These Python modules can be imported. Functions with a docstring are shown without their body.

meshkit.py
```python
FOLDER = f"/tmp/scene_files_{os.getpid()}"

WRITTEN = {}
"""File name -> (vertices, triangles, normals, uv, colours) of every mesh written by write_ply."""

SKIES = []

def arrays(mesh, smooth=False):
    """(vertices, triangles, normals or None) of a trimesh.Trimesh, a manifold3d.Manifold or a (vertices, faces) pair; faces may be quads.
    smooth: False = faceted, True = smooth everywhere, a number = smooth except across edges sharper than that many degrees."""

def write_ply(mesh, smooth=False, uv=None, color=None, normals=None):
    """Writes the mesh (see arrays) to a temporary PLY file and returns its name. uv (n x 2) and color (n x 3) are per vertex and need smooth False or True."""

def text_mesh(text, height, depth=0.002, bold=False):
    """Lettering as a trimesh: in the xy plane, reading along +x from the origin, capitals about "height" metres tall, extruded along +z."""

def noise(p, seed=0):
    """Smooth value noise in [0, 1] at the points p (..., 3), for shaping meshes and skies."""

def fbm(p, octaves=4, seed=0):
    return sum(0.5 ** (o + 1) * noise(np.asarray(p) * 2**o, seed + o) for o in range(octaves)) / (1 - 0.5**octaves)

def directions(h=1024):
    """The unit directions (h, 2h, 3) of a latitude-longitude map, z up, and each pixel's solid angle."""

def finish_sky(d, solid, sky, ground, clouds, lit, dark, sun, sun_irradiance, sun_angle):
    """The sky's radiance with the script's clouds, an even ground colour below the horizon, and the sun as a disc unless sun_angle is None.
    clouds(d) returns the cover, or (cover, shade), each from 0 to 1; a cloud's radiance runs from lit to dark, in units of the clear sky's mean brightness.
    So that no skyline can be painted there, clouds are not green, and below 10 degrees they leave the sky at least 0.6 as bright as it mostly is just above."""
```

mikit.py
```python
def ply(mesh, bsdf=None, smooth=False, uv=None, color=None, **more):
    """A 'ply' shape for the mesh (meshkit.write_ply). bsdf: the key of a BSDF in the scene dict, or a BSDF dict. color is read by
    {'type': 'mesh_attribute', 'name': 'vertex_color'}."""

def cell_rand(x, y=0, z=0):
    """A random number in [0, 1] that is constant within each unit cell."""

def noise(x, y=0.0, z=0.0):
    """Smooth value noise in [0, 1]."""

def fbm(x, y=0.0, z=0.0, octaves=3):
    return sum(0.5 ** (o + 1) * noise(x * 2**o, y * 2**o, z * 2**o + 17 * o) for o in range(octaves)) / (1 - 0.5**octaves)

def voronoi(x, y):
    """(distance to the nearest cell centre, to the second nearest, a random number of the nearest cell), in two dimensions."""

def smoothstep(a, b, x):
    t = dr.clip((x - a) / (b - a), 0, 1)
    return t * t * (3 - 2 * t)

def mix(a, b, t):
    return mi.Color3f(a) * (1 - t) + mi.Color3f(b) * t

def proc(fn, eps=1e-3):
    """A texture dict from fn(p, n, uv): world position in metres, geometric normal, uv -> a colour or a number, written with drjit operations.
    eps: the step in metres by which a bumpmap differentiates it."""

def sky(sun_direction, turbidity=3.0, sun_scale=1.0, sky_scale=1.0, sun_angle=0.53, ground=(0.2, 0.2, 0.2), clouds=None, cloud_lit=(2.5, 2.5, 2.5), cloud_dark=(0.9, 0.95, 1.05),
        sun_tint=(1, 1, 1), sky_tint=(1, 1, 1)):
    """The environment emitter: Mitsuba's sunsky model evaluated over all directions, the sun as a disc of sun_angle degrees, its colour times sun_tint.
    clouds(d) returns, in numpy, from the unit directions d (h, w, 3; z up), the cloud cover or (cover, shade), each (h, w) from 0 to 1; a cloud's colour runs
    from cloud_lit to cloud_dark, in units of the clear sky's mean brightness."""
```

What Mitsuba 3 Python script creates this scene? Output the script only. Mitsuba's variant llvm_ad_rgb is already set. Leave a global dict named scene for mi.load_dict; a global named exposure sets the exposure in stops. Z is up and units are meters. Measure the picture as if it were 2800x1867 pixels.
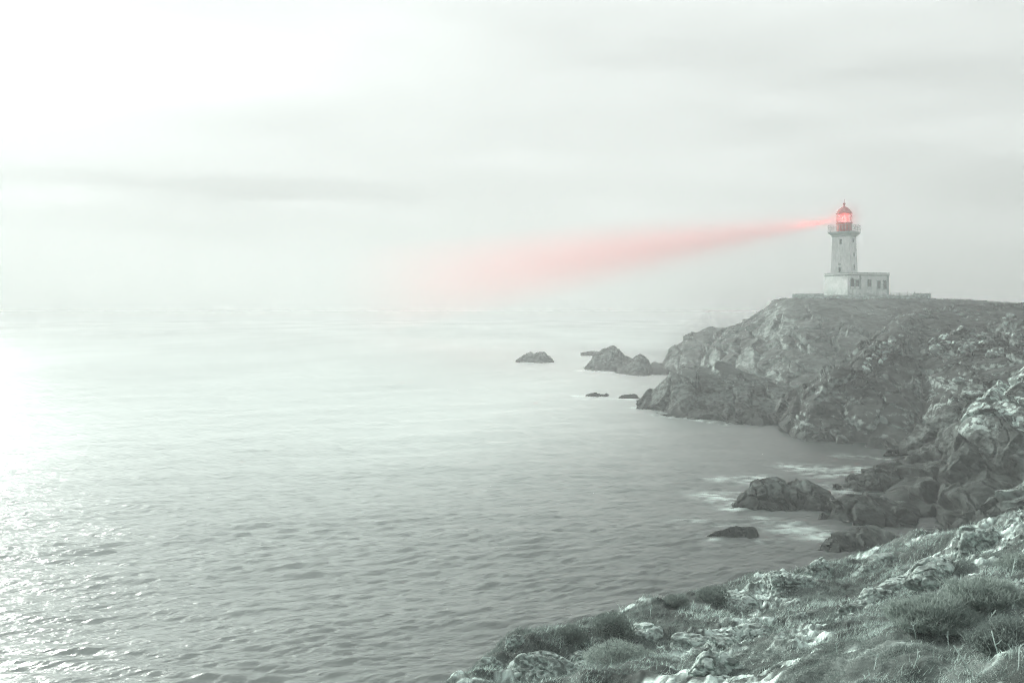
import math, random
import numpy as np, trimesh, mitsuba as mi, mikit, meshkit
import drjit as dr
import manifold3d as m3
from scipy.spatial import cKDTree
from scipy.interpolate import PchipInterpolator, RBFInterpolator
from mikit import proc, noise, fbm, voronoi, smoothstep, mix

T = mi.ScalarTransform4f
rng = np.random.default_rng(7)
random.seed(7)
scene, labels = {}, {}

# ---------------------------------------------------------------- camera, sky, exposure
EYE, FPX, HOR = 17.0, 2425.0, 848.0            # eye height over the sea, focal length and horizon row (photograph pixels)
scene['camera'] = {'type': 'perspective', 'fov': math.degrees(2 * math.atan(1400 / FPX)), 'fov_axis': 'x', 'near_clip': 0.5, 'far_clip': 20000.0,
                   'principal_point_offset_y': (933.5 - HOR) / 1867.0,
                   'to_world': T().look_at(origin=[0, 0, EYE], target=[0, 100, EYE], up=[0, 0, 1]),
                   'medium': {'type': 'ref', 'id': 'haze_air'}}
exposure = 2.6
SUN_AZ, SUN_EL = math.radians(-40), math.radians(20)
SUN = np.array([math.sin(SUN_AZ) * math.cos(SUN_EL), math.cos(SUN_AZ) * math.cos(SUN_EL), math.sin(SUN_EL)])


def clouds(d):
    """Thin high overcast: brightest round the sun, with soft streaks stretched along the horizon."""
    ang = np.degrees(np.arccos(np.clip(d @ SUN, -1, 1)))
    glow = .46 * np.exp(-ang / 33.0) + 9.0 * np.exp(-(ang / 5.4) ** 2)  # second term: sun aureole mostly out of view, added to brighten the water
    el = np.maximum(d[..., 2], 0.02)
    q = np.stack([d[..., 0] / (el + 0.35) * 1.5, d[..., 1] / (el + 0.35) * 1.5, np.zeros_like(el)], -1)
    st = meshkit.fbm(q * [1.3, 4.0, 1] + [3, 1, 0], 5, seed=3) - 0.5
    az = np.arctan2(d[..., 0], d[..., 1])
    q2 = np.stack([az * 3.0, d[..., 2] * 24.0, np.zeros_like(az)], -1)
    band = meshkit.fbm(q2 + [0.4, 0.25, 0], 4, seed=11) - 0.5
    el_, az_ = np.degrees(np.arcsin(np.clip(d[..., 2], -1, 1))), np.degrees(az)
    bank = np.exp(-((az_ + 19) / 15) ** 2 - ((el_ - 7.6 - 6 * (band + .3 * st)) / 1.5) ** 2)          # a soft grey cloud bank low on the left
    bright = 0.335 + glow + 0.17 * st + 0.20 * band - .21 * bank
    return np.full(ang.shape, 1.0), np.clip(1 - bright / 8.0, 0, 1)


scene['sky'] = mikit.sky(SUN.tolist(), turbidity=4, sun_scale=1.25, sun_angle=3.0, sky_scale=1.0, clouds=clouds,
                         cloud_lit=(35.9, 38.0, 37.0), cloud_dark=(0.02, 0.02, 0.02), sky_tint=(1, .95, .8), sun_tint=(.70, .99, 1.60), ground=(.12, .13, .125))

# ---------------------------------------------------------------- helpers
def P(u, v, d):
    """The point that stands at photograph pixel (u, v) and the given depth."""
    return np.array([(u - 1400) / FPX * d, d, EYE - (v - HOR) / FPX * d])


def shore(v):
    """Depth of the sea surface at row v."""
    return EYE * FPX / (v - HOR)


def tag(key, label=None, cat=None, group=None, kind=None):
    e = labels.setdefault(key, {})
    for k, x in (('label', label), ('category', cat), ('group', group), ('kind', kind)):
        if x:
            e[k] = x
    return key


used = set()


def numbered(base):
    k, n = base, 0
    while k in used:
        n += 1
        k = f'{base}_{n:03d}'
    used.add(k)
    return k


def put(name, mesh, mat, parent=None, smooth=False, **kw):
    key = numbered(f'{parent}__{name}' if parent else name)
    scene[key] = mikit.ply(mesh, mat, smooth=smooth, **kw)
    return key


def thing(name, label, cat, group=None):
    key = numbered(name)
    return tag(key, label, cat, group)


def cells(q, seed):
    """3-D cellular blocks at the points q (unit cells): (own offset, tilted offset, distance to the crack)."""
    base = np.unique(np.floor(q).astype(np.int64), axis=0)
    nb = np.array([[a, b, c] for a in (-1, 0, 1) for b in (-1, 0, 1) for c in (-1, 0, 1)])
    allc = np.unique((base[:, None] + nb[None]).reshape(-1, 3), axis=0)
    h = (allc * np.array([374761393, 668265263, 2147483647])).sum(1) + seed * 144665

    def rnd(k):
        x = (h + k * 97531) & 0xFFFFFFFF
        x = ((x ^ (x >> 13)) * 1274126177) & 0xFFFFFFFF
        x = ((x ^ (x >> 15)) * 2246822519) & 0xFFFFFFFF
        return ((x ^ (x >> 16)) & 0xFFFFFF) / 16777215.0
    c = allc + np.stack([rnd(1), rnd(2), rnd(3)], 1)
    dist, i = cKDTree(c).query(q, k=2)
    i0 = i[:, 0]
    g = np.stack([rnd(5), rnd(6), rnd(7)], 1)[i0] * 2 - 1
    return rnd(4)[i0] * 2 - 1, ((q - c[i0]) * g).sum(1), dist[:, 1] - dist[:, 0]


def ss(a, b, x):
    t = np.clip((x - a) / (b - a), 0, 1)
    return t * t * (3 - 2 * t)


ROT = trimesh.transformations.rotation_matrix(0.55, [0.3, 1, 0.2])[:3, :3]       # the dip of the joints in the rock


def rock_offset(p, big=3.0, small=0.9, amp=1.0, seed=0):
    q = p @ ROT
    w = (np.stack([meshkit.fbm(p / (big * 1.1) + k * 31, 3, seed + k) for k in range(3)], -1) - .5) * .8
    r1, t1, c1 = cells(q / np.array([big * .7, big * 1.7, big * .8]) + w, seed + 1)
    r2, t2, c2 = cells(q / np.array([small * .8, small * 2.0, small]) + w * 1.5, seed + 2)
    o = big * .21 * ((.9 + .8 * r1 + 1.15 * t1) * ss(0, .14, c1) - .5)
    rough = ss(.42, .62, meshkit.fbm(p / (big * 1.3) + 11, 3, seed + 7))
    o = o + small * (.15 + .85 * rough) * .19 * ((.8 + .8 * r2 + 1.2 * t2) * ss(0, .18, c2) - .5)
    o = o + big * .6 * (meshkit.fbm(p / (big * 1.6), 3, seed + 5) - .5) + small * .25 * (meshkit.fbm(p / (small * .45), 3, seed + 9) - .5)
    return amp * o


def sweep(p, r, sides=5):
    """A polyline as one thin closed rod."""
    t = np.gradient(p, axis=0)
    t /= np.linalg.norm(t, axis=1, keepdims=True)
    a = np.cross(t, [.3, .9, .1])
    a /= np.linalg.norm(a, axis=1, keepdims=True)
    b = np.cross(t, a)
    k = np.arange(sides) * 2 * np.pi / sides
    v = p[:, None] + r * (np.cos(k)[None, :, None] * a[:, None] + np.sin(k)[None, :, None] * b[:, None])
    n = len(p)
    f = []
    for i in range(n - 1):
        for j in range(sides):
            c, d = i * sides + j, i * sides + (j + 1) % sides
            f += [[c, d, d + sides], [c, d + sides, c + sides]]
    for j in range(1, sides - 1):
        f += [[0, j + 1, j], [(n - 1) * sides, (n - 1) * sides + j, (n - 1) * sides + j + 1]]
    return trimesh.Trimesh(v.reshape(-1, 3), f, process=False)


def tube(pts, r, sides=6):
    parts = []
    for a, b in zip(pts[:-1], pts[1:]):
        parts.append(trimesh.creation.cylinder(radius=r, segment=[a, b], sections=sides))
    return trimesh.util.concatenate(parts)


def grid_faces(nr, nc):
    i, j = np.meshgrid(np.arange(nr - 1), np.arange(nc - 1), indexing='ij')
    a = (i * nc + j).ravel()
    return np.vstack([np.stack([a, a + 1, a + nc + 1], 1), np.stack([a, a + nc + 1, a + nc], 1)])


def grid_normals(v):
    du, dv = np.gradient(v, axis=1), np.gradient(v, axis=0)
    n = np.cross(du, dv)
    return n / (np.linalg.norm(n, axis=-1, keepdims=True) + 1e-9)


def loft(cols, step, back=12.0, kf=1.7, kb=1.6, turf=None, bottom=-2.0, **noise_kw):
    """A rock mass from columns ((crest u, v, depth), (foot u, v, depth or None for the shore)): foot, face, crest and a far side that falls back to the sea."""
    C = np.array([P(*c[0]) for c in cols])
    F = []
    for c in cols:
        u, v, d = c[1]
        F.append(P(u, v, shore(v) if d is None else d))
    F = np.array(F)
    F[:, 2] = np.where([c[1][2] is None for c in cols], bottom, F[:, 2])
    t = np.concatenate([[0], np.cumsum(np.maximum(np.linalg.norm(np.diff(C, axis=0), axis=1), .5 * np.linalg.norm(np.diff(F, axis=0), axis=1)) + .05)])
    n = max(8, int(t[-1] / step))
    tt = np.linspace(0, t[-1], n)
    C, F = PchipInterpolator(t, C)(tt), PchipInterpolator(t, F)(tt)
    m = max(8, int(np.linalg.norm(C - F, axis=1).max() * 1.1 / step))
    s = np.linspace(0, 1, m)[:, None, None]
    face = F + (C - F) * s
    face[..., 2] = F[None, :, 2] + (C - F)[None, :, 2] * (1 - (1 - s[..., 0]) ** kf)
    hd = (C - F)[:, :2]
    hd = hd / (np.linalg.norm(hd, axis=1, keepdims=True) + 1e-6) * .5 + np.array([0, .5])
    mb = max(8, int(back / step / 1.3))
    r = (np.linspace(0, 1, mb + 1)[1:])[:, None]
    rear = np.repeat(C[None], mb, 0)
    rear[..., :2] += hd[None] * (r * back)[..., None]
    rear[..., 2] = C[None, :, 2] - (C[None, :, 2] - bottom) * r ** kb
    v = np.concatenate([face, rear])
    nrm = grid_normals(v)
    if nrm[..., 2].mean() < 0:
        nrm = -nrm
    o = rock_offset(v.reshape(-1, 3), **noise_kw).reshape(v.shape[:2])
    if turf is not None:
        o = o * turf(v)
    v = v + nrm * o[..., None]
    f = grid_faces(*v.shape[:2])
    if grid_normals(v)[..., 2].mean() < 0:
        f = f[:, ::-1]
    return trimesh.Trimesh(v.reshape(-1, 3), f, process=False)


# ---------------------------------------------------------------- materials
G = np.array([.84, 1.0, .95])


def gc(k):
    return mi.Color3f(float(k * G[0]), float(k * G[1]), float(k * G[2]))


def rock_col(p, n, uv):
    a = fbm(p.x * .35, p.y * .35, p.z * .5, 4)
    b = fbm(p.x * 2.1, p.y * 2.1, p.z * 2.6 + 9, 4)
    c = mix(gc(.02), gc(.12), smoothstep(.36, .62, .45 * a + .55 * b))
    c = mix(c, gc(.42), smoothstep(.50, .64, fbm(p.x * 2.2 + 5, p.y * 2.2, p.z * 2.2, 4)) * .8 * smoothstep(.46, .60, a) * smoothstep(2.5, 6.0, p.z))     # lichen
    grow = smoothstep(.50, .75, n.z + .5 * (fbm(p.x * .5, p.y * .5, p.z * .5, 4) - .5)) * smoothstep(3.0, 7.0, p.z + 2 * (a - .5))
    c = mix(c, mix(gc(.04), gc(.10), b), grow)                                                                       # turf on ledges
    wet = 1 - smoothstep(.4, 2.2, p.z + 1.6 * (a - .5) + .8 * (b - .5))
    return mix(c, gc(.035), wet * .85)


def turf_col(p, n, uv):
    a = fbm(p.x * .12, p.y * .12, p.z * .3, 4)
    b = fbm(p.x * 1.3, p.y * 1.3, p.z * 1.6, 4)
    c = mix(gc(.018), gc(.065), smoothstep(.3, .7, .5 * a + .5 * b))
    bare = smoothstep(.62, .78, a + .55 * (b - .5) + .75 * (.72 - n.z))
    c = mix(c, mix(gc(.07), gc(.27), smoothstep(.35, .65, b)), bare)
    wet = 1 - smoothstep(.4, 2.2, p.z + 1.6 * (a - .5) + .8 * (b - .5))
    return mix(c, gc(.035), wet * .85)


def ground_col(p, n, uv):
    a = fbm(p.x * .8, p.y * .8, p.z * .8, 4)
    b = fbm(p.x * 7, p.y * 7, p.z * 7, 3)
    c = mix(gc(.06), gc(.17), smoothstep(.3, .7, .4 * a + .6 * b))
    return mix(c, mix(gc(.12), gc(.36), b), smoothstep(.58, .68, a + .5 * (b - .5)))


def crust_col(p, n, uv):
    a = fbm(p.x * 3, p.y * 3, p.z * 3, 3)
    b = fbm(p.x * 14, p.y * 14, p.z * 14, 4)
    c = mix(gc(.15), gc(.50), smoothstep(.36, .66, .4 * a + .6 * b))
    return mix(c, gc(.10), .8 * smoothstep(.60, .70, fbm(p.x * 6 + 3, p.y * 6, p.z * 6, 3)))


def diffuse(fn, bump=None, scale=1.0, rough=.9):
    b = {'type': 'principled', 'base_color': proc(fn) if callable(fn) else {'type': 'rgb', 'value': fn}, 'roughness': rough, 'specular': .25}
    if bump:
        b = {'type': 'bumpmap', 'arbitrary': proc(bump, eps=.02), 'scale': scale, 'bsdf': b}
    return {'type': 'twosided', 'bsdf': b}


def tint(k, warm=1.0):
    return [float(k * G[0] * warm), float(k * G[1]), float(k * G[2])]


def pale_rock_col(p, n, uv):
    a = fbm(p.x * .45, p.y * .45, p.z * .6, 4)
    b = fbm(p.x * 2.6, p.y * 2.6, p.z * 3.0 + 9, 4)
    c = mix(gc(.035), gc(.20), smoothstep(.36, .64, .5 * a + .5 * b))
    c = mix(mix(gc(.02), gc(.09), b), c, smoothstep(4.0, 7.5, p.z + 5 * (a - .5)))                                     # dark below, lichened above
    c = mix(c, gc(.52), smoothstep(.48, .60, fbm(p.x * 2.4 + 5, p.y * 2.4, p.z * 2.4, 4)) * smoothstep(.40, .55, a) * smoothstep(5.0, 8.0, p.z + 4 * (a - .5)))     # lichen crust
    wet = 1 - smoothstep(.4, 2.2, p.z + 1.6 * (a - .5) + .8 * (b - .5))
    return mix(c, gc(.035), wet * .85)


scene['pale_rock'] = diffuse(pale_rock_col)
scene['rock_surface'] = diffuse(rock_col)
def hazed_hill_col(p, n, uv):
    a = fbm(p.x * .10, p.y * .10, p.z * .25, 4)
    b = fbm(p.x * 1.1, p.y * 1.1, p.z * 1.3, 4)
    c = mix(gc(.045), gc(.12), smoothstep(.3, .7, .5 * a + .5 * b))  # dry turf tones lightened further to paint distance haze into the colour
    c = mix(c, mix(gc(.12), gc(.26), smoothstep(.3, .7, b)), smoothstep(.56, .74, a + .30 * (b - .5) + .8 * (.74 - n.z)))
    wet = 1 - smoothstep(.4, 2.2, p.z + 1.6 * (a - .5) + .8 * (b - .5))
    return mix(c, gc(.035), wet * .85)


scene['hazed_turf'] = diffuse(hazed_hill_col)
scene['turf'] = diffuse(turf_col)
scene['ground'] = diffuse(ground_col)
scene['crust'] = diffuse(crust_col)
scene['slope_surface'] = {'type': 'twosided', 'bsdf': {'type': 'principled', 'base_color': {'type': 'mesh_attribute', 'name': 'vertex_color'}, 'roughness': .9, 'specular': .2}}
def leaf(k):
    return {'type': 'twosided', 'bsdf': {'type': 'diffuse', 'reflectance': {'type': 'rgb', 'value': tint(k)}}}


def blade(k, t):
    return {'type': 'principledthin', 'base_color': {'type': 'rgb', 'value': tint(k)}, 'roughness': .6, 'diff_trans': t, 'spec_trans': 0.0}


scene['grass_green'] = blade(.27, .9)
scene['grass_dry'] = blade(.75, 1.0)
scene['shrub_leaf'] = {'type': 'principledthin', 'base_color': {'type': 'rgb', 'value': [.35, .41, .385]}, 'roughness': .6, 'diff_trans': .9, 'spec_trans': 0.0}
scene['heath_leaf'] = {'type': 'principledthin', 'base_color': {'type': 'rgb', 'value': [.21, .25, .235]}, 'roughness': .6, 'diff_trans': .7, 'spec_trans': 0.0}
scene['shrub_twig'] = leaf(.2)
scene['dry_stem'] = leaf(.6)


def plaster_col(p, n, uv):
    a = fbm(p.x * .6, p.y * .6, p.z * .35, 4)
    b = fbm(p.x * 2.5, p.y * 2.5, p.z * 1.2, 4)
    c = mix(mi.Color3f(.60, .64, .62), mi.Color3f(.76, .78, .77), smoothstep(.3, .7, .5 * a + .5 * b))
    c = mix(c, gc(.40), .3 * smoothstep(.60, .72, fbm(p.x * 3, p.y * 3, p.z * .4, 4)))                          # rain streaks
    low = 1 - smoothstep(21.0, 23.5, p.z + 1.2 * (b - .5))
    return mix(c, gc(.36), low * smoothstep(.42, .6, b) * .8)


def masonry_col(p, n, uv):
    b = fbm(p.x * 2.5, p.y * 2.5, p.z * 3.5, 4)
    return mix(gc(.34), gc(.66), smoothstep(.35, .65, b))


scene['plaster'] = diffuse(plaster_col, rough=.8)
scene['trim'] = diffuse(tint(.40))
scene['masonry'] = diffuse(masonry_col)
scene['opening'] = diffuse(tint(.13), rough=.4)
scene['frame_paint'] = diffuse(tint(.5))
scene['red_paint'] = {'type': 'twosided', 'bsdf': {'type': 'principled', 'base_color': {'type': 'rgb', 'value': [.33, .06, .05]}, 'roughness': .29, 'specular': .9}}
scene['rail_iron'] = {'type': 'twosided', 'bsdf': {'type': 'principled', 'base_color': {'type': 'rgb', 'value': tint(.25)}, 'roughness': .5, 'metallic': .2}}
scene['lantern_glass'] = {'type': 'thindielectric', 'int_ior': 1.5}
scene['lens_glass'] = {'type': 'principled', 'base_color': {'type': 'rgb', 'value': [.5, .2, .18]}, 'roughness': .15, 'specular': .8}


def ripple(p, n, uv):
    x, y = 1.35 * (p.x * .94 + p.y * .34), 1.35 * (p.y * .94 - p.x * .34)
    return (.55 * noise(x * .9, y * 2.3, 3.0) + .28 * noise(x * 2.1 + 7, y * 4.9, 9.0) + .14 * noise(x * 5 + 1, y * 9.0, 21.0))


def sea_bsdf():
    w = {'type': 'principled', 'base_color': {'type': 'mesh_attribute', 'name': 'vertex_color'}, 'roughness': .29, 'specular': .9}
    return {'type': 'twosided', 'bsdf': {'type': 'bumpmap', 'arbitrary': proc(ripple, eps=.03), 'scale': .14, 'bsdf': w}}


scene['sea_water'] = sea_bsdf()
scene['sea_far'] = {'type': 'twosided', 'bsdf': {'type': 'principled', 'base_color': {'type': 'mesh_attribute', 'name': 'vertex_color'}, 'roughness': .5, 'specular': .9}}

# ---------------------------------------------------------------- the sea
def make_sea():
    k = .95
    px = np.arange(520 / k) * k + .12
    r = EYE * (FPX * 1024 / 2800) / px[::-1]
    r = np.concatenate([[26], r[r < 14000]]) if r[0] > 26 else r[r < 14000]
    r = np.append(np.unique(r[r < 9000]), 12258)
    az = np.radians(np.concatenate([np.linspace(-88, -46, 18), np.linspace(-45, 34, 1000), np.linspace(35, 88, 20)]))
    R, A = np.meshgrid(r, az, indexing='ij')
    R[-1] = 12258 / np.maximum(np.cos(A[-1]), .8)                       # a straight far edge, hidden in the haze
    x, y = R * np.sin(A), R * np.cos(A)
    dr_ = np.gradient(r)[:, None] * np.ones_like(A)
    z = np.zeros_like(x)
    g = np.random.default_rng(5)
    for i in range(90):
        lam = math.exp(g.uniform(math.log(.42), math.log(2.3))) if i < 68 else math.exp(g.uniform(math.log(4.5), math.log(28)))
        th = math.radians(-78 + g.normal(0, 17))
        kx, ky = 2 * math.pi / lam * math.cos(th), 2 * math.pi / lam * math.sin(th)
        amp = (.0054 if i < 68 else .0030) * lam ** .85 * g.uniform(.5, 1.4)
        lod = ss(.8, 2.0, lam / (dr_ * abs(math.sin(th)) + R * .0012 * abs(math.cos(th)) + 1e-6))
        z += amp * lod * (np.sin(kx * x + ky * y + g.uniform(0, 7) + .8 * np.sin(x * .11 + i) + .8 * np.sin(y * .09 + 2 * i)))
    z = z + .35 * np.maximum(z, 0)
    # foam: pale streaks drawn out by the swell round the near rocks
    fo = np.zeros_like(x)
    near = (R < 400)
    pts = np.stack([x[near], y[near]], -1)
    val = np.zeros(len(pts))
    for (u0, v0, u1, v1, wid, st) in FOAM:
        a, b = P(u0, v0, shore(v0))[:2], P(u1, v1, shore(v1))[:2]
        tt = np.clip(((pts - a) @ (b - a)) / ((b - a) @ (b - a)), 0, 1)
        dd = np.linalg.norm(pts - (a + tt[:, None] * (b - a)), axis=1)
        n1 = meshkit.fbm(np.stack([pts[:, 0] * .8, pts[:, 1] * 1.7, np.full(len(pts), u0 * .01)], -1), 4, seed=4)
        val = np.maximum(val, st * np.exp(-(dd / (1.25 * wid)) ** 2) * ss(.36, .70, n1))
    fo[near] = val
    v = np.stack([x, y, z], -1).reshape(-1, 3)
    f = grid_faces(*x.shape)[:, ::-1]
    painted_sheen = (ss(18, -40, x - .22 * y) * (.50 + .50 * ss(45, 130, R)) * (.75 + .5 * np.where(R < 1500, meshkit.fbm(np.stack([x / 60, y / 160, 0 * x], -1), 3, 8), .5))).reshape(-1, 1)       # sky sheen painted into the colour offshore, cove kept dark as its cliff reflection
    c = np.array([.014, .024, .021]) + painted_sheen * np.array([.53, .58, .56]) + .60 * np.clip(fo, 0, 1).reshape(-1, 1) * G
    far = np.repeat(np.arange(len(r) - 1), len(az) - 1) >= np.searchsorted(r, 2500)
    far = np.concatenate([far, far])
    used.add('sea')
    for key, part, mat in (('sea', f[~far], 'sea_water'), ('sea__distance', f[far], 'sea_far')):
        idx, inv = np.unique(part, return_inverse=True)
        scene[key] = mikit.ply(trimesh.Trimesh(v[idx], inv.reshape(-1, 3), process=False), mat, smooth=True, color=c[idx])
    tag('sea', 'grey rippled sea running out to a hazy horizon', kind='structure')


FOAM = [  # streaks: photograph pixels of both ends on the water, width in metres, strength
    (2150, 1272, 2260, 1288, 1.0, .8), (2190, 1278, 2400, 1290, 1.6, .9), (2230, 1298, 2330, 1302, 1.2, .8), (2260, 1290, 2345, 1277, 1.0, .7),
    (1970, 1312, 2080, 1306, 1.2, .7), (1945, 1350, 2010, 1372, 1.4, 1.0), (1935, 1345, 2020, 1345, .9, .6), (1990, 1388, 2010, 1392, .7, .9),
    (2080, 1428, 2200, 1446, 1.0, .75), (2160, 1452, 2280, 1470, 1.3, .9), (2200, 1462, 2260, 1475, .8, .7), (2270, 1330, 2320, 1345, 1.2, .6),
    (1880, 1425, 2000, 1440, 1.0, .35), (1930, 1473, 1945, 1475, .5, .8), (2080, 1482, 2120, 1478, .5, .5),
    (1800, 1136, 1850, 1142, .9, .6), (1900, 1148, 1985, 1158, .7, .6), (1740, 1114, 1765, 1116, 1.2, .6),
    (1620, 1090, 1760, 1094, 2.0, .35), (1570, 1083, 1610, 1082, 1.2, .6), (1690, 1092, 1760, 1092, 1.2, .5), (1590, 1013, 1700, 1020, 1.5, .55),
    (1410, 985, 1460, 990, 1.5, .6), (2020, 1318, 2050, 1312, 1.0, .6), (2300, 1245, 2420, 1252, 1.0, .3)]

make_sea()

# ---------------------------------------------------------------- the headland and the cliffs
W = None
struct = lambda key, label: tag(key, label, kind='structure')

# far hump left of the lighthouse hill
hump = loft([((1800, 1016, 262), (1800, 1020, 258)), ((1822, 986, 264), (1812, 1022, W)), ((1838, 955, 265), (1826, 1026, W)), ((1857, 939, 266), (1842, 1030, W)),
             ((1892, 916, 267), (1872, 1034, W)), ((1940, 898, 268), (1915, 1036, W)), ((1981, 892, 268), (1965, 1036, W)), ((2029, 903, 268), (2010, 1034, W)),
             ((2090, 930, 268), (2080, 1030, W)), ((2170, 1000, 266), (2150, 1026, W))], .38, back=16, kf=2.2, big=7.0, small=2.0, amp=.5, seed=31)
put('rock_outcrop', hump, 'hazed_turf')
tag('rock_outcrop', 'rounded hazy rock hump at the far foot of the lighthouse hill', 'rock outcrop')

def turf_fade(v):
    return .18 + .82 * ss(.1, .75, .5 + 1.6 * (meshkit.fbm(v / 14.0, 3, 4) - .5) - ss(9, 20, v[..., 2]) * .55 + ss(80, 55, v[..., 0]) * .45)


head = loft([((1880, 1020, 215), (1880, 1024, 214)), ((1924, 992, 216), (1910, 1036, W)), ((1953, 965, 218), (1930, 1050, W)), ((1985, 935, 220), (1950, 1062, W)),
             ((2000, 923, 221), (1975, 1072, W)), ((2051, 896, 222), (2010, 1085, W)), ((2095, 865, 222), (2060, 1100, W)), ((2129, 836, 222), (2100, 1110, W)),
             ((2153, 820, 221), (2130, 1118, W)), ((2180, 816, 218), (2160, 1122, W)), ((2300, 818, 214), (2250, 1130, W)), ((2400, 818, 214), (2360, 1130, W)),
             ((2524, 815, 218), (2480, 1100, W)), ((2646, 820, 222), (2600, 1080, 180)), ((2800, 831, 228), (2760, 1060, 180)), ((3050, 840, 232), (3000, 1060, 180))],
            .42, back=60, kf=1.35, kb=4.0, turf=turf_fade, big=6.0, small=1.7, amp=.8, seed=41)
put('headland', head, 'hazed_turf')
struct('headland', 'dark grassy headland with rock ribs below the lighthouse')

# the knob in front of it
knob = loft([((1750, 1115, 154.5), (1750, 1116, W)), ((1774, 1088, 156), (1772, 1122, W)), ((1796, 1059, 157), (1790, 1128, W)), ((1819, 1037, 158), (1808, 1133, W)),
             ((1847, 1011, 158), (1840, 1141, W)), ((1892, 995, 158), (1890, 1147, W)), ((1940, 994, 158), (1930, 1151, W)), ((1985, 1006, 158), (1980, 1157, W)),
             ((2030, 1020, 157), (2030, 1164, W)), ((2100, 1037, 155), (2085, 1170, W)), ((2180, 1060, 150), (2160, 1172, W)), ((2260, 1090, 145), (2240, 1176, W))],
            .24, back=14, kf=2.0, big=5.0, small=1.4, amp=.75, seed=51)
key = put('rock_outcrop', knob, 'rock_surface')
tag(key, 'broad dark rock knob standing at the water before the lighthouse hill', 'rock outcrop')

def turf_fade3(v):
    return .38 + .62 * ss(.15, .7, .55 + 1.8 * (meshkit.fbm(v / 11.0, 3, 14) - .5) - ss(11, 19, v[..., 2]) * .4)


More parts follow.
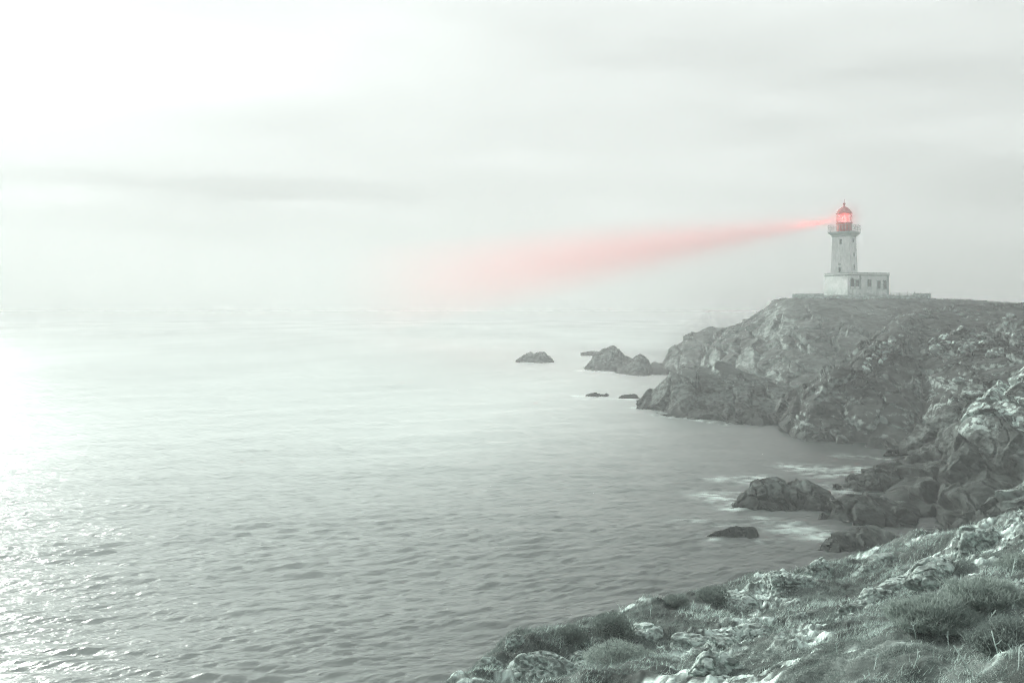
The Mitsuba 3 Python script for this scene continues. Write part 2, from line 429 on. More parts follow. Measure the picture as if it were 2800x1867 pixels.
ridge = loft([((2168, 1196, 119), (2168, 1197, W)), ((2190, 1157, 120), (2188, 1203, W)), ((2211, 1100, 122), (2205, 1207, W)), ((2238, 1076, 124), (2228, 1211, W)),
              ((2258, 1052, 126), (2248, 1214, W)), ((2296, 1025, 129), (2285, 1219, W)), ((2340, 1015, 131), (2320, 1223, W)), ((2350, 991, 134), (2350, 1227, W)),
              ((2374, 964, 138), (2372, 1230, W)), ((2408, 936, 143), (2400, 1234, W)), ((2428, 913, 147), (2425, 1237, W)), ((2469, 879, 155), (2470, 1242, W)),
              ((2510, 857, 165), (2520, 1240, W)), ((2578, 842, 174), (2590, 1230, 100)), ((2680, 835, 182), (2690, 1220, 92)), ((2800, 831.5, 188), (2830, 1210, 86)),
              ((3060, 838, 190), (3100, 1190, 86))],
               .34, back=34, kf=1.35, kb=2.6, turf=turf_fade3, big=4.5, small=1.2, amp=.9, seed=61)
put('cliff', ridge, 'turf')
struct('cliff', 'steep headland slope of dark turf and pale broken rock on the right')

shelf = loft([((2425, 1240, 104), (2425, 1241, W)), ((2466, 1212, 105), (2460, 1250, W)), ((2503, 1185, 105.5), (2496, 1258, W)), ((2530, 1157, 106), (2525, 1264, W)),
              ((2561, 1130, 106), (2556, 1268, W)), ((2612, 1100, 106), (2605, 1272, W)), ((2646, 1093, 106), (2650, 1274, W)), ((2700, 1085, 106), (2705, 1276, W)),
              ((2800, 1080, 106), (2800, 1276, W))], .2, back=9, kf=1.8, big=4.6, small=1.2, amp=.65, seed=71)
key = put('rock_outcrop', shelf, 'rock_surface')
tag(key, 'smooth jointed rock shelf sloping into the cove on the right', 'rock outcrop')

near = loft([((2440, 1310, 90), (2436, 1420, 78)), ((2484, 1291, 90), (2450, 1450, 72)), ((2529, 1276, 90), (2480, 1475, W)), ((2561, 1268, 89), (2520, 1490, W)),
             ((2602, 1256, 88), (2560, 1500, W)), ((2619, 1226, 87), (2600, 1505, W)), ((2633, 1188, 86), (2630, 1510, W)), ((2656, 1158, 86), (2660, 1510, W)),
             ((2673, 1124, 86), (2690, 1512, W)), ((2714, 1093, 86), (2740, 1515, W)), ((2748, 1066, 86), (2770, 1515, W)), ((2772, 1045, 86), (2800, 1515, W)),
             ((2800, 1026, 86), (2840, 1515, W)), ((2900, 985, 88), (2950, 1515, W)), ((3050, 960, 90), (3080, 1515, W))],
            .15, back=16, kf=1.5, big=4.2, small=1.1, amp=.85, seed=81)
put('cliff', near, 'pale_rock')
struct('cliff_001', 'near rock cliff with a sunlit edge at the right side of the cove')

spur = loft([((2640, 1466, 52), (2640, 1500, 49)), ((2658, 1441, 53), (2662, 1500, 49)), ((2702, 1392, 54), (2705, 1500, 48)), ((2726, 1356, 55), (2735, 1500, 48)),
             ((2760, 1340, 55), (2770, 1500, 48)), ((2800, 1324, 55), (2815, 1500, 48)), ((2900, 1290, 55), (2920, 1500, 48))], .1, back=10, kf=1.6, bottom=-3, big=1.6, small=.5, amp=1.0, seed=91)
key = put('rock_outcrop', spur, 'pale_rock')
tag(key, 'rock spur at the right edge just behind the grassy foreground slope', 'rock outcrop')


def sea_rock(cols, step, label, group=None, name='sea_rock', back=4.0, cat='rock', **kw):
    key = put(name, loft(cols, step, back=back, **kw), 'rock_surface')
    tag(key, label, cat, group)


sea_rock([((1410, 986, 292), (1410, 987, W)), ((1425, 975, 292), (1424, 988, W)), ((1445, 964, 293), (1446, 990, W)), ((1462, 968, 293), (1462, 991, W)), ((1478, 961, 293), (1478, 992, W)),
          ((1490, 962, 293), (1490, 992, W)), ((1500, 975, 292), (1500, 991, W)), ((1516, 988, 292), (1516, 989, W))], .3,
         'far small double-humped rock alone in the hazy sea', back=7, big=2.2, small=.9, amp=.6, seed=101)
sea_rock([((1588, 964.5, 330), (1588, 965.5, W)), ((1604, 962, 330), (1604, 966, W)), ((1622, 960.5, 331), (1622, 966.5, W)), ((1655, 965, 330), (1655, 966.5, W))], .35,
         'low flat reef just behind the large far rock', back=6, big=1.6, small=.8, amp=.4, seed=107)
sea_rock([((1592, 1010, 258), (1592, 1011, W)), ((1608, 999, 259), (1606, 1013, W)), ((1618, 986, 260), (1618, 1014, W)), ((1622, 970, 260), (1622, 1015, W)), ((1645, 960, 261), (1640, 1016, W)),
          ((1656, 950, 261), (1656, 1017, W)), ((1676, 946, 261), (1676, 1017, W)), ((1696, 961, 261), (1694, 1017, W)), ((1712, 975, 261), (1712, 1016, W)), ((1732, 985, 260), (1734, 1015, W)),
          ((1770, 1008, 258), (1770, 1013, W))], .3, 'large peaked rock in the sea left of the headland foot', back=11, big=3.0, small=1.1, amp=.42, seed=113)
sea_rock([((1680, 1020, 243), (1680, 1024, W)), ((1700, 1002, 244), (1702, 1027, W)), ((1724, 990, 244), (1724, 1030, W)), ((1749, 970, 244), (1749, 1032, W)), ((1766, 978, 244), (1768, 1033, W)),
          ((1778, 1000, 244), (1780, 1033, W)), ((1800, 1022, 243), (1802, 1033, W))], .28, 'pointed dark rock right of the large peaked far rock', back=8, big=2.6, small=1.0, amp=.4, seed=121)
sea_rock([((1770, 1006, 250), (1770, 1032, W)), ((1792, 992, 252), (1790, 1034, W)), ((1806, 993, 252), (1806, 1035, W)), ((1822, 1001, 250), (1830, 1038, W)), ((1870, 1010, 246), (1880, 1040, W)),
          ((1930, 1026, 243), (1930, 1041, W))], .3, 'low rock joining the far rocks to the headland', back=9, big=2.4, small=1.0, amp=.6, seed=127)
sea_rock([((1601, 1080, 176), (1601, 1083, W)), ((1618, 1076, 177), (1618, 1086, W)), ((1634, 1074, 177), (1634, 1088, W)), ((1645, 1079, 177), (1645, 1089, W)), ((1656, 1077, 177), (1654, 1090, W)),
          ((1665, 1089, 176), (1664, 1090, W))], .16, 'two small low rocks awash, left of the flat-topped one', back=3, big=1.2, small=.5, amp=.5, seed=131)
sea_rock([((1690, 1091, 171), (1690, 1092, W)), ((1703, 1080, 172), (1703, 1093, W)), ((1720, 1078, 172), (1720, 1093, W)), ((1737, 1078, 172), (1737, 1093, W)), ((1751, 1091, 171), (1751, 1092, W))], .16,
         'small flat-topped rock off the left tip of the knob', back=3, big=1.2, small=.5, amp=.4, seed=137)
sea_rock([((2003, 1390, 76), (2003, 1393, W)), ((2020, 1354, 78), (2022, 1399, W)), ((2050, 1328, 79), (2046, 1406, W)), ((2072, 1313, 80), (2070, 1410, W)), ((2100, 1304, 80.5), (2100, 1415, W)),
          ((2125, 1306, 80.5), (2125, 1418, W)), ((2148, 1318, 80), (2150, 1420, W)), ((2160, 1328, 79.5), (2165, 1421, W)), ((2176, 1315, 80), (2180, 1422, W)), ((2192, 1320, 80), (2200, 1422, W)),
          ((2205, 1314, 80), (2216, 1421, W)), ((2228, 1322, 79.5), (2238, 1418, W)), ((2262, 1344, 78.5), (2262, 1410, W)), ((2288, 1368, 77), (2288, 1390, W))], .11,
         'large knobbly dark rock ringed by white foam in the cove', back=5, kf=1.9, big=1.9, small=.6, amp=.85, seed=141)
sea_rock([((1931, 1470, 66), (1931, 1473, W)), ((1955, 1454, 66.5), (1955, 1478, W)), ((1985, 1444, 66.7), (1985, 1484, W)), ((2007, 1437, 67), (2007, 1487, W)), ((2030, 1443, 67), (2030, 1489, W)),
          ((2046, 1439, 67), (2046, 1489, W)), ((2066, 1443, 67), (2066, 1488, W)), ((2078, 1470, 66.5), (2078, 1485, W)), ((2087, 1480, 66), (2087, 1482, W))], .08,
         'small low dark rock in the water in front of the foam-ringed rock', back=2.2, big=1.1, small=.4, amp=.3, seed=149)
sea_rock([((2280, 1335, 85), (2280, 1338, W)), ((2310, 1325, 86), (2306, 1350, W)), ((2336, 1310, 86.5), (2336, 1358, W)), ((2360, 1297, 87), (2365, 1362, W)), ((2384, 1284, 87), (2390, 1362, W)),
          ((2409, 1277, 87), (2415, 1362, W)), ((2430, 1283, 87), (2436, 1362, W)), ((2448, 1305, 86), (2455, 1360, W)), ((2470, 1330, 84), (2475, 1350, W))], .11,
         'pointed rock behind the foam-ringed rock, at the cliff foot', back=5, big=1.8, small=.6, amp=.85, seed=151)
sea_rock([((2252, 1430, 71), (2252, 1434, W)), ((2270, 1400, 73), (2268, 1442, W)), ((2295, 1372, 74), (2292, 1450, W)), ((2330, 1356, 74.5), (2330, 1456, W)), ((2367, 1347, 75), (2368, 1460, W)),
          ((2395, 1349, 75), (2400, 1462, W)), ((2430, 1360, 75), (2436, 1462, W)), ((2470, 1376, 74), (2475, 1460, W)), ((2510, 1400, 73), (2515, 1456, W))], .1,
         'broad dark rock between the foam-ringed rock and the cliff', back=5, kf=1.9, big=1.9, small=.6, amp=.85, seed=157)
sea_rock([((2232, 1508, 62), (2232, 1512, W)), ((2250, 1494, 63), (2246, 1520, W)), ((2272, 1470, 64), (2266, 1530, W)), ((2295, 1456, 64.5), (2290, 1536, W)), ((2320, 1448, 65), (2320, 1540, W)),
          ((2345, 1446, 65), (2348, 1542, W)), ((2375, 1446, 65), (2378, 1544, W)), ((2410, 1451, 65), (2415, 1545, W)), ((2440, 1462, 64), (2450, 1545, W)), ((2500, 1490, 62), (2500, 1540, W))], .09,
         'smooth streaked rock just beyond the foreground slope, nearest in the cove', back=4, kf=1.9, big=1.8, small=.5, amp=.85, seed=163)


# ---------------------------------------------------------------- boulders lying on the headland slopes
def angular(seed, w, d, h, sub=3):
    """A weathered block: the inside of some random planes, its edges rounded and its faces roughened."""
    g = np.random.default_rng(seed)
    m = trimesh.creation.icosphere(subdivisions=sub)
    n = m.vertices
    k = g.normal(size=(13, 3))
    k = k / np.linalg.norm(k, axis=1, keepdims=True)
    q = np.maximum(n @ k.T / g.uniform(.6, 1.0, len(k)), 1e-3)
    r = np.minimum(1 / (q ** 16).sum(1) ** (1 / 16), 1.3)
    p = n * r[:, None] * np.array([w, d, h]) / 2
    p = p + n * ((meshkit.fbm(p / (w * .28) + seed, 4, seed) - .5) * .22 * w)[:, None]
    R = trimesh.transformations.rotation_matrix(g.uniform(-.5, .5), [0, 1, .2])[:3, :3]
    return trimesh.Trimesh(p @ R.T, m.faces, process=False)


def hit(mesh, u, v):
    p = np.asarray(mesh.vertices)
    pu, pv = 1400 + FPX * p[:, 0] / p[:, 1], HOR + FPX * (EYE - p[:, 2]) / p[:, 1]
    i = np.nonzero((np.abs(pu - u) < 9) & (np.abs(pv - v) < 9))[0]
    if not len(i):
        i = np.array([np.argmin((pu - u) ** 2 + (pv - v) ** 2)])
    return p[i[np.argmin(p[i, 1])]]


def boulder(mesh, u, v, wpx, hpx, seed, label, group=None, sub=3, sink=.15):
    c = hit(mesh, u, v)
    k = c[1] / FPX
    m = angular(seed, wpx * k, .9 * wpx * k, hpx * k, sub)
    m.apply_translation(c + np.array([0, 0, hpx * k * (.3 - sink)]))
    tag(put('boulder', m, 'pale_rock'), label, 'boulder', group)


boulder(shelf, 2690, 1092, 100, 92, 801, 'big pale boulder leaning on the right edge above the rock shelf', sub=5, sink=.3)
boulder(ridge, 2226, 1118, 44, 74, 803, 'pale upright slab on the seaward edge of the slope, left of its dark face', sub=4, sink=.3)
boulder(ridge, 2614, 1046, 28, 26, 805, 'lone pale rounded boulder low on the dark slope', sub=4, sink=0)
g_ = np.random.default_rng(77)
RIM = [(2352, 1000), (2362, 985), (2372, 978), (2384, 968), (2392, 952), (2404, 945), (2412, 960), (2424, 938), (2430, 955), (2440, 925), (2446, 944), (2418, 972), (2400, 985), (2385, 998), (2456, 915), (2466, 930), (2370, 1006)]
for i, (u, v) in enumerate(RIM):
    boulder(ridge, u, v, g_.uniform(13, 25), g_.uniform(13, 26), 820 + i, 'pale rock along the sunlit upper rim of the dark slope', 'pale rocks along the rim of the slope')
for i in range(46):
    t = g_.uniform(0, 1)
    u, v = 2545 + 250 * t + g_.normal(0, 10), 965 - 45 * t + g_.normal(0, 26)
    boulder(ridge, u, v, g_.uniform(14, 40), g_.uniform(12, 30), 860 + i, 'pale broken rock scattered over the upper right of the slope', 'pale rocks scattered on the upper slope')


# ---------------------------------------------------------------- the foreground slope
CREST = [(1180, 1900, 16), (1241, 1867, 17), (1302, 1838, 18.5), (1343, 1810, 19.5), (1370, 1783, 20.3), (1418, 1753, 21.3), (1506, 1738, 22.5), (1560, 1716, 23.5), (1628, 1690, 25), (1676, 1684, 26),
         (1744, 1672, 27), (1833, 1646, 28.2), (1890, 1625, 29), (1941, 1613, 29.8), (2000, 1606, 30.5), (2044, 1594, 31), (2119, 1584, 32), (2170, 1562, 33), (2218, 1550, 33.5), (2272, 1537, 34.2),
         (2306, 1528, 34.8), (2371, 1526, 36), (2408, 1504, 37), (2442, 1478, 38), (2476, 1464, 38.8), (2510, 1459, 39), (2561, 1467, 38), (2600, 1484, 35),
         (2680, 1446, 32), (2714, 1433, 31.5), (2748, 1428, 31), (2779, 1416, 30.5), (2800, 1420, 30.3), (2900, 1380, 30), (3050, 1330, 30)]
INNER = [(1400, 1850, 17.5), (1500, 1867, 15.5), (1600, 1790, 19.5), (1640, 1867, 14.8), (1760, 1790, 20), (1800, 1867, 14), (1900, 1740, 21.5), (2000, 1867, 12.4), (2000, 1700, 24), (2150, 1650, 26.5),
         (2100, 1760, 18), (2250, 1867, 10.5), (2300, 1620, 27), (2300, 1700, 21), (2450, 1580, 29), (2560, 1540, 31), (2400, 1650, 24), (2520, 1560, 29.5), (2450, 1620, 24.8), (2600, 1510, 29),
         (2500, 1867, 9.2), (2500, 1720, 16), (2650, 1640, 17.5), (2640, 1560, 21), (2800, 1560, 19), (2800, 1700, 12.8), (2800, 1867, 8.4), (2350, 1760, 16), (2950, 1700, 12.5)]
cp = [P(*c) for c in CREST + INNER]
cp += [(0, 0, 15.2), (0, -8, 15.6), (8, 0, 15.0), (-8, -6, 14), (-6, 4, 11.5), (0, 6, 12.9), (-4, 10, 8.4), (2, 10, 11.6), (20, 2, 15.4), (30, -5, 16.5), (-14, -8, 10), (-14, 6, 3.5), (-8, 16, 2.5)]
cp += [tuple(P(2640, 1500, 40)), tuple(P(2720, 1500, 43)), tuple(P(2820, 1490, 43)), tuple(P(3000, 1450, 42)), tuple(P(2700, 1660, 52)), tuple(P(2850, 1640, 52))]
for (u, v, d) in [c for c in CREST if c[0] < 2570][1::2]:
    a = P(u, v, d)
    o = np.array([-.55, .83])
    cp.append((*(a[:2] + o * 3.0), a[2] - 3.4))
    cp.append((*(a[:2] + o * 8.0), a[2] - 10.5))
    cp.append((*(a[:2] + o * 14), min(-2.5, a[2] - 14)))
cp = np.array(cp)
rbf = RBFInterpolator(cp[:, :2], cp[:, 2], kernel='thin_plate_spline', smoothing=.02)


def crustiness(x, y):
    """Where bare crusted rock breaks through the turf: bands along the slope, broken up at hand size."""
    a, b = (x + y) * .7071, (y - x) * .7071
    k = meshkit.fbm(np.stack([a / 3.4, b / 1.15, np.zeros_like(a)], -1), 4, 61)
    rib = np.exp(-((b - 9.6 - .5 * np.sin(a * .5)) / 1.1) ** 2) * ss(17, 21, a) * .13               # extra pale crust, painting the sunlight along the rib
    f = meshkit.fbm(np.stack([x / .5, y / .5, np.zeros_like(a)], -1), 4, 63)
    return ss(.565, .68, k + rib + .34 * (f - .5))


def fg_detail(x, y):
    p = np.stack([x, y, np.zeros_like(x)], -1)
    near = ss(3.0, 9.0, np.hypot(x, y))
    hum = meshkit.fbm(p / 2.1, 3, 21) - .5
    rid = 1 - np.abs(meshkit.fbm(p / np.array([2.6, 1.7, 1]) + 5, 3, 27) * 2 - 1)
    tus = meshkit.fbm(p / .42, 3, 25) - .5
    k = crustiness(x, y) * (.35 + .65 * ss(13, 21, y))
    lumps = np.abs(meshkit.fbm(p / .24, 4, 29) * 2 - 1)
    return near * (.70 * hum + .45 * (rid - .72) + .30 * tus + k * (.05 + .12 * lumps + .16 * (meshkit.fbm(p / .11, 3, 33) - .5)) + .05 * (meshkit.fbm(p / .16, 2, 35) - .5) + k * .05 * (meshkit.fbm(p / .05, 2, 37) - .5))


ga = np.radians(np.concatenate([np.linspace(-100, -13, 30), np.linspace(-12.4, 37, 620), np.linspace(38, 100, 24)]))
gr = np.concatenate([np.linspace(.3, 5.8, 16), np.geomspace(6, 46, 500), np.geomspace(46.5, 66, 20)])
GR, GA = np.meshgrid(gr, ga, indexing='ij')
GX, GY = GR * np.sin(GA), GR * np.cos(GA)
coarse_x, coarse_y = np.linspace(-70, 70, 281), np.linspace(-16, 68, 169)
CX, CY = np.meshgrid(coarse_x, coarse_y)
CZ = rbf(np.stack([CX.ravel(), CY.ravel()], -1)).reshape(CX.shape)
from scipy.interpolate import RegularGridInterpolator
smooth_z = RegularGridInterpolator((coarse_y, coarse_x), CZ, method='cubic', bounds_error=False, fill_value=None)


def fg_height(x, y):
    return smooth_z(np.stack([y, x], -1)) + fg_detail(x, y)


GZ = fg_height(GX, GY)
fgm = trimesh.Trimesh(np.stack([GX, GY, GZ], -1).reshape(-1, 3), grid_faces(*GX.shape)[:, ::-1], process=False)
used.add('slope')
K_ = crustiness(GX, GY).reshape(-1, 1)
q_ = np.stack([GX, GY, 0 * GX], -1).reshape(-1, 3)
n1_, n2_ = meshkit.fbm(q_ / .9, 3, 71)[:, None], (.6 * meshkit.fbm(q_ / .20, 4, 73) + .4 * meshkit.fbm(q_ / .07, 3, 75))[:, None]
soil = .05 + .10 * ss(.35, .65, .5 * n1_ + .5 * n2_)
scene['slope'] = mikit.ply(fgm, 'slope_surface', smooth=True, color=(soil + K_ * (.03 + .54 * ss(.40, .64, n2_))) * G)
struct('slope', 'rough grassy clifftop slope in the foreground')
fgn = grid_normals(np.stack([GX, GY, GZ], -1))


# ---------------------------------------------------------------- plants and stones of the foreground slope
def on_ground(u, v):
    d = np.arange(6.0, 60, .05)
    q = np.stack([(u - 1400) / FPX * d, d], -1)
    hit = np.nonzero(EYE - (v - HOR) / FPX * d < fg_height(q[:, 0], q[:, 1]))[0]
    i = hit[0] if len(hit) else np.argmax(fg_height(q[:, 0], q[:, 1]) - (EYE - (v - HOR) / FPX * d))
    return np.array([q[i, 0], q[i, 1], fg_height(q[i:i + 1, 0], q[i:i + 1, 1])[0]]), d[i]


ICO = {k: trimesh.creation.icosphere(subdivisions=k) for k in (4, 5)}


def stone(u, v, wpx, hpx, label, seed, deep=.8, sub=5, name='rock', mat='crust', cat='rock', yaw=0.0, group=None, sink=.62):
    c, d = on_ground(u, v)
    w, h = wpx * d / FPX, hpx * d / FPX
    m = ICO[sub].copy()
    g = np.random.default_rng(seed)
    n = m.vertices
    k = g.normal(size=(15, 3))
    k[:, 2] = np.abs(k[:, 2]) * .8
    k = np.vstack([k / np.linalg.norm(k, axis=1, keepdims=True), [[0, 0, 1.0]]])
    q = np.maximum(n @ k.T / g.uniform(.62, 1.0, len(k)), 1e-3)
    r = 1 / (q ** 14).sum(1) ** (1 / 14)
    r = np.minimum(r, 1.25)
    p = n * r[:, None] * np.array([w / 2, w / 2 * deep, h * .8])
    f1 = meshkit.fbm(p / (w * .30) + seed, 4, seed) - .5
    f2 = 1 - np.abs(meshkit.fbm(p / (w * .16) + seed, 3, seed + 1) * 2 - 1)
    p = p + n * (.30 * h * f1 - .12 * h * ss(.80, .98, f2))[:, None]
    R = trimesh.transformations.rotation_matrix(yaw, [0, 0, 1])[:3, :3]
    p = p @ R.T
    m = trimesh.Trimesh(p + c + np.array([0, 0, h * (.5 - sink)]), m.faces, process=False)
    key = put(name, m, mat)
    tag(key, label, cat, group)
    return key


STONES = [(1411, 1768, 90, 60, 'small pale rock on the brink at the lower left of the slope'), (1340, 1826, 110, 60, 'pale rock at the far left tip of the grassy slope'),
          (1500, 1838, 250, 105, 'wide pale rounded rock at the bottom edge, left of the middle of the slope'), (1772, 1742, 170, 75, 'pale crusted rock in the dark heath left of the slope centre'),
          (1946, 1838, 190, 100, 'rounded white-topped rock at the bottom edge below the flat pale slabs'), (1900, 1760, 150, 42, 'flat pale slab, left one of the two side by side'),
          (1985, 1765, 120, 46, 'flat pale slab, right one of the two side by side'), (2025, 1640, 130, 32, 'long pale rock half buried in turf near the crest'),
          (2045, 1738, 140, 45, 'pale rubbly outcrop left of the slope centre above the flat slabs'), (2150, 1596, 150, 62, 'pale crusted rock on the crest, lit along its left side'),
          (2240, 1572, 130, 62, 'blunt rock block on the crest with a shaded hollow beside it'), (2372, 1566, 70, 34, 'small bright rock in the grass below the crest'),
          (2430, 1530, 90, 36, 'low bright rock near the far grassy hummock'), (2410, 1640, 150, 52, 'bright flat rock on the sunlit rib, middle of three'),
          (2350, 1672, 110, 50, 'bright rock at the lower end of the sunlit rib'), (2560, 1560, 170, 60, 'bright rubbly rock on the sunlit rib, upper one'),
          (2680, 1490, 170, 70, 'bright crusted rock near the top of the sunlit rib'), (2470, 1600, 130, 32, 'low pale stone between two bright rocks of the rib'),
          (1590, 1800, 90, 40, 'small grey rock in the heath right of the wide rounded rock'), (2180, 1700, 100, 32, 'low stone lying in the grass at the centre of the slope')]
for i, (u, v, w_, h_, lab) in enumerate(STONES):
    stone(u, v, w_, h_, lab, 200 + i, yaw=.4 * math.sin(i * 2.1), sub=5 if w_ > 100 else 4)


def blades(x, y, z, h, wd, az, lean, curl, twist):
    """Many curved tapering blades as one mesh: a quad and a tip each."""
    n = len(x)
    ts = np.array([0, .55, 1.0])
    base = np.stack([x, y, z], -1)
    dirh = np.stack([np.cos(az), np.sin(az), np.zeros(n)], -1)
    side = np.stack([-np.sin(az + twist), np.cos(az + twist), np.zeros(n)], -1)
    V = []
    for t in ts:
        c = base + dirh * (h * (lean * t + curl * t * t))[:, None] + np.array([0, 0, 1.0]) * (h * t * (1 - .25 * np.abs(curl) * t))[:, None]
        hw = (wd * (1 - t) ** .6 * .5)[:, None]
        V += [c - side * hw, c + side * hw] if t < 1 else [c]
    V = np.stack(V, 1)
    f = np.array([[0, 1, 3], [0, 3, 2], [2, 3, 4]])
    F = (np.arange(n)[:, None, None] * 5 + f[None]).reshape(-1, 3)
    return trimesh.Trimesh(V.reshape(-1, 3), F, process=False)


def in_view(x, y, z, pad=60):
    u, v = 1400 + FPX * x / np.maximum(y, .1), HOR + FPX * (EYE - z) / np.maximum(y, .1)
    return (y > 4) & (u > 1100 - pad) & (u < 2800 + 3 * pad) & (v > 1300) & (v < 1867 + 3 * pad)


def grass(n, key, mat, hmin, hmax, wmin, wmax, lo, hi, seed, label):
    g = np.random.default_rng(seed)
    # density falls with distance: pick the distance evenly in picture size, not in ground area
    d = np.exp(g.uniform(math.log(7), math.log(42), n * 4))
    x = g.uniform(-.10, .66, n * 4) * d
    y = d
    z = fg_height(x, y)
    q = np.stack([x, y, np.zeros_like(x)], -1)
    dens = ss(lo, hi, meshkit.fbm(q / 1.3, 3, seed)) * (.25 + .75 * ss(.3, .7, meshkit.fbm(q / .28, 2, seed + 1)))
    dens = dens * (1 - .9 * crustiness(x, y))
    keep = in_view(x, y, z) & (g.uniform(0, 1, n * 4) < dens)
    x, y, z = x[keep][:n], y[keep][:n], z[keep][:n]
    m = len(x)
    sc = (.75 + .5 * meshkit.fbm(np.stack([x, y, x * 0], -1) / .9, 2, seed + 3)) * np.clip(y / 16, .75, 1.5)
    mesh = blades(x, y, z - .015, g.uniform(hmin, hmax, m) * sc, g.uniform(wmin, wmax, m) * np.clip(y / 14, .8, 2.2), g.normal(.1, 1.3, m), g.uniform(.05, .6, m), g.uniform(.1, .9, m), g.normal(0, .7, m))
    scene[key] = mikit.ply(mesh, mat)
    tag(key, label, kind='stuff')


grass(150000, 'grass', 'grass_green', .04, .12, .006, .012, .30, .55, 301, 'short dark turf grass covering the foreground slope')
grass(60000, 'dry_grass', 'grass_dry', .04, .15, .006, .012, .42, .68, 311, 'pale dry grass scattered through the foreground turf')


def shrub(u, v, wpx, hpx, label, seed, name='shrub', cat='shrub', nleaf=5000, ntwig=160, leaf_len=(.04, .11), mat='shrub_leaf', deep=.8, hair=0.0, group=None):
    g = np.random.default_rng(seed)
    c, d = on_ground(u, v + hpx * .25)
    w, h = wpx * d / FPX, hpx * d / FPX
    key = thing(name, label, cat, group)
    q = g.normal(size=(nleaf, 3))
    q /= np.linalg.norm(q, axis=1, keepdims=True)
    q[:, 2] = np.abs(q[:, 2])
    lump = .35 + 1.25 * meshkit.fbm(q * 1.7 + seed, 4, seed)
    rad = (1 - .5 * g.uniform(0, 1, nleaf) ** 2.2) * lump
    keep = g.uniform(0, 1, nleaf) < .25 + ss(.35, .6, meshkit.fbm(q * 6 + seed, 2, seed + 1))
    q, rad = q[keep], rad[keep]
    p = q * rad[:, None] * np.array([w / 2, w / 2 * deep, h])
    p = p + c
    p[:, 2] = np.maximum(p[:, 2], fg_height(p[:, 0], p[:, 1]) - .02) - h * .06
    n = len(p)
    az = np.arctan2(q[:, 1], q[:, 0]) + g.normal(0, 1.0, n)
    scene[key + '__crown'] = mikit.ply(blades(p[:, 0], p[:, 1], p[:, 2], g.uniform(*leaf_len, n) * (1 + hair), g.uniform(.008, .016, n) * max(1, d / 18), az, g.uniform(-.2, 1.2, n), g.uniform(0, .6, n), g.normal(0, .8, n)), mat)
    core = ICO[4].copy()
    cv = core.vertices
    core = trimesh.Trimesh(cv * (.55 * (.35 + 1.25 * meshkit.fbm(cv * 1.7 + seed, 4, seed)))[:, None] * np.array([w / 2, w / 2 * deep, h]) + c - np.array([0, 0, h * .1]), core.faces, process=False)
    scene[key + '__litter'] = mikit.ply(core, 'ground')
    if ntwig:
        parts = []
        for _ in range(ntwig):
            qq = g.normal(size=3); qq /= np.linalg.norm(qq); qq[2] = abs(qq[2])
            e = c + qq * np.array([w / 2, w / 2 * deep, h]) * g.uniform(.8, 1.15)
            s_ = c + qq * np.array([w / 2, w / 2 * deep, h]) * .4
            mid = (e + s_) / 2 + g.normal(0, .05, 3) * w
            r = .0035 * max(1, d / 12)
            for a_, b_ in ((s_, mid), (mid, e)):
                parts.append(trimesh.creation.cylinder(radius=r, segment=[a_, b_], sections=4))
        scene[key + '__stem'] = mikit.ply(trimesh.util.concatenate(parts), 'shrub_twig')
    used.update((key, key + '__crown'))
    return key


shrub(1676, 1716, 110, 52, 'round dark heath cushion standing highest on the left brink', 401, 'cushion_plant', 'plant', 6000, 0, mat='heath_leaf', leaf_len=(.03, .07))
shrub(1560, 1742, 95, 40, 'dark heath cushion hanging at the brink left of the highest one', 402, 'cushion_plant', 'plant', 5000, 0, mat='heath_leaf', leaf_len=(.03, .07))
shrub(1945, 1632, 95, 36, 'dark cushion on the crest with pale stones at its top', 403, 'cushion_plant', 'plant', 4500, 0, mat='heath_leaf', leaf_len=(.03, .07))
shrub(1850, 1650, 70, 26, 'small dark cushion on the crest, left of the one with pale stones', 404, 'cushion_plant', 'plant', 3000, 0, mat='heath_leaf', leaf_len=(.03, .07))
shrub(1690, 1800, 190, 50, 'dark leggy heath bush hanging between pale rocks, left on the slope', 405, 'shrub', 'shrub', 7000, 60)
shrub(2560, 1690, 280, 58, 'large dark gorse bush, left of the big bushes at lower right', 406, 'shrub', 'shrub', 14000, 90)
shrub(2700, 1640, 230, 50, 'dark gorse bush behind and right of the largest one', 407, 'shrub', 'shrub', 11000, 80)
shrub(2790, 1545, 130, 32, 'dark gorse bush at the right edge, highest on the slope', 408, 'shrub', 'shrub', 6000, 40)
shrub(2770, 1760, 240, 56, 'twiggy half-dry bush at the right edge, lowest on the slope', 409, 'shrub', 'shrub', 8000, 160, mat='grass_green')


def stalk(u, v, lean, hpx, seed, label):
    g = np.random.default_rng(seed)
    c, d = on_ground(u, v)
    h = hpx * d / FPX
    t = np.linspace(0, 1, 7)
    a, b = g.uniform(.3, .9), g.uniform(0, 6)
    pts = np.stack([c[0] + lean * h * t + .08 * h * np.sin(t * 5 * a + b) - .08 * h * math.sin(b), c[1] + .15 * h * np.sin(t * 4 + b) - .15 * h * math.sin(b), c[2] - .02 + h * t], -1)
    key = thing('dry_stalk', label, 'plant', 'bleached dead stalks standing on the slope')
    r = .0055 * max(1, d / 12)
    put('stem', sweep(pts, r, 5), 'dry_stem', key)
    for k in (3, 4, 5):
        e = pts[k] + np.array([g.normal(0, .16), g.normal(0, .1), g.uniform(.08, .22)]) * h
        put('branch', sweep(np.array([pts[k], (pts[k] + e) / 2 + g.normal(0, .02, 3) * h, e]), r * .7, 4), 'dry_stem', key)


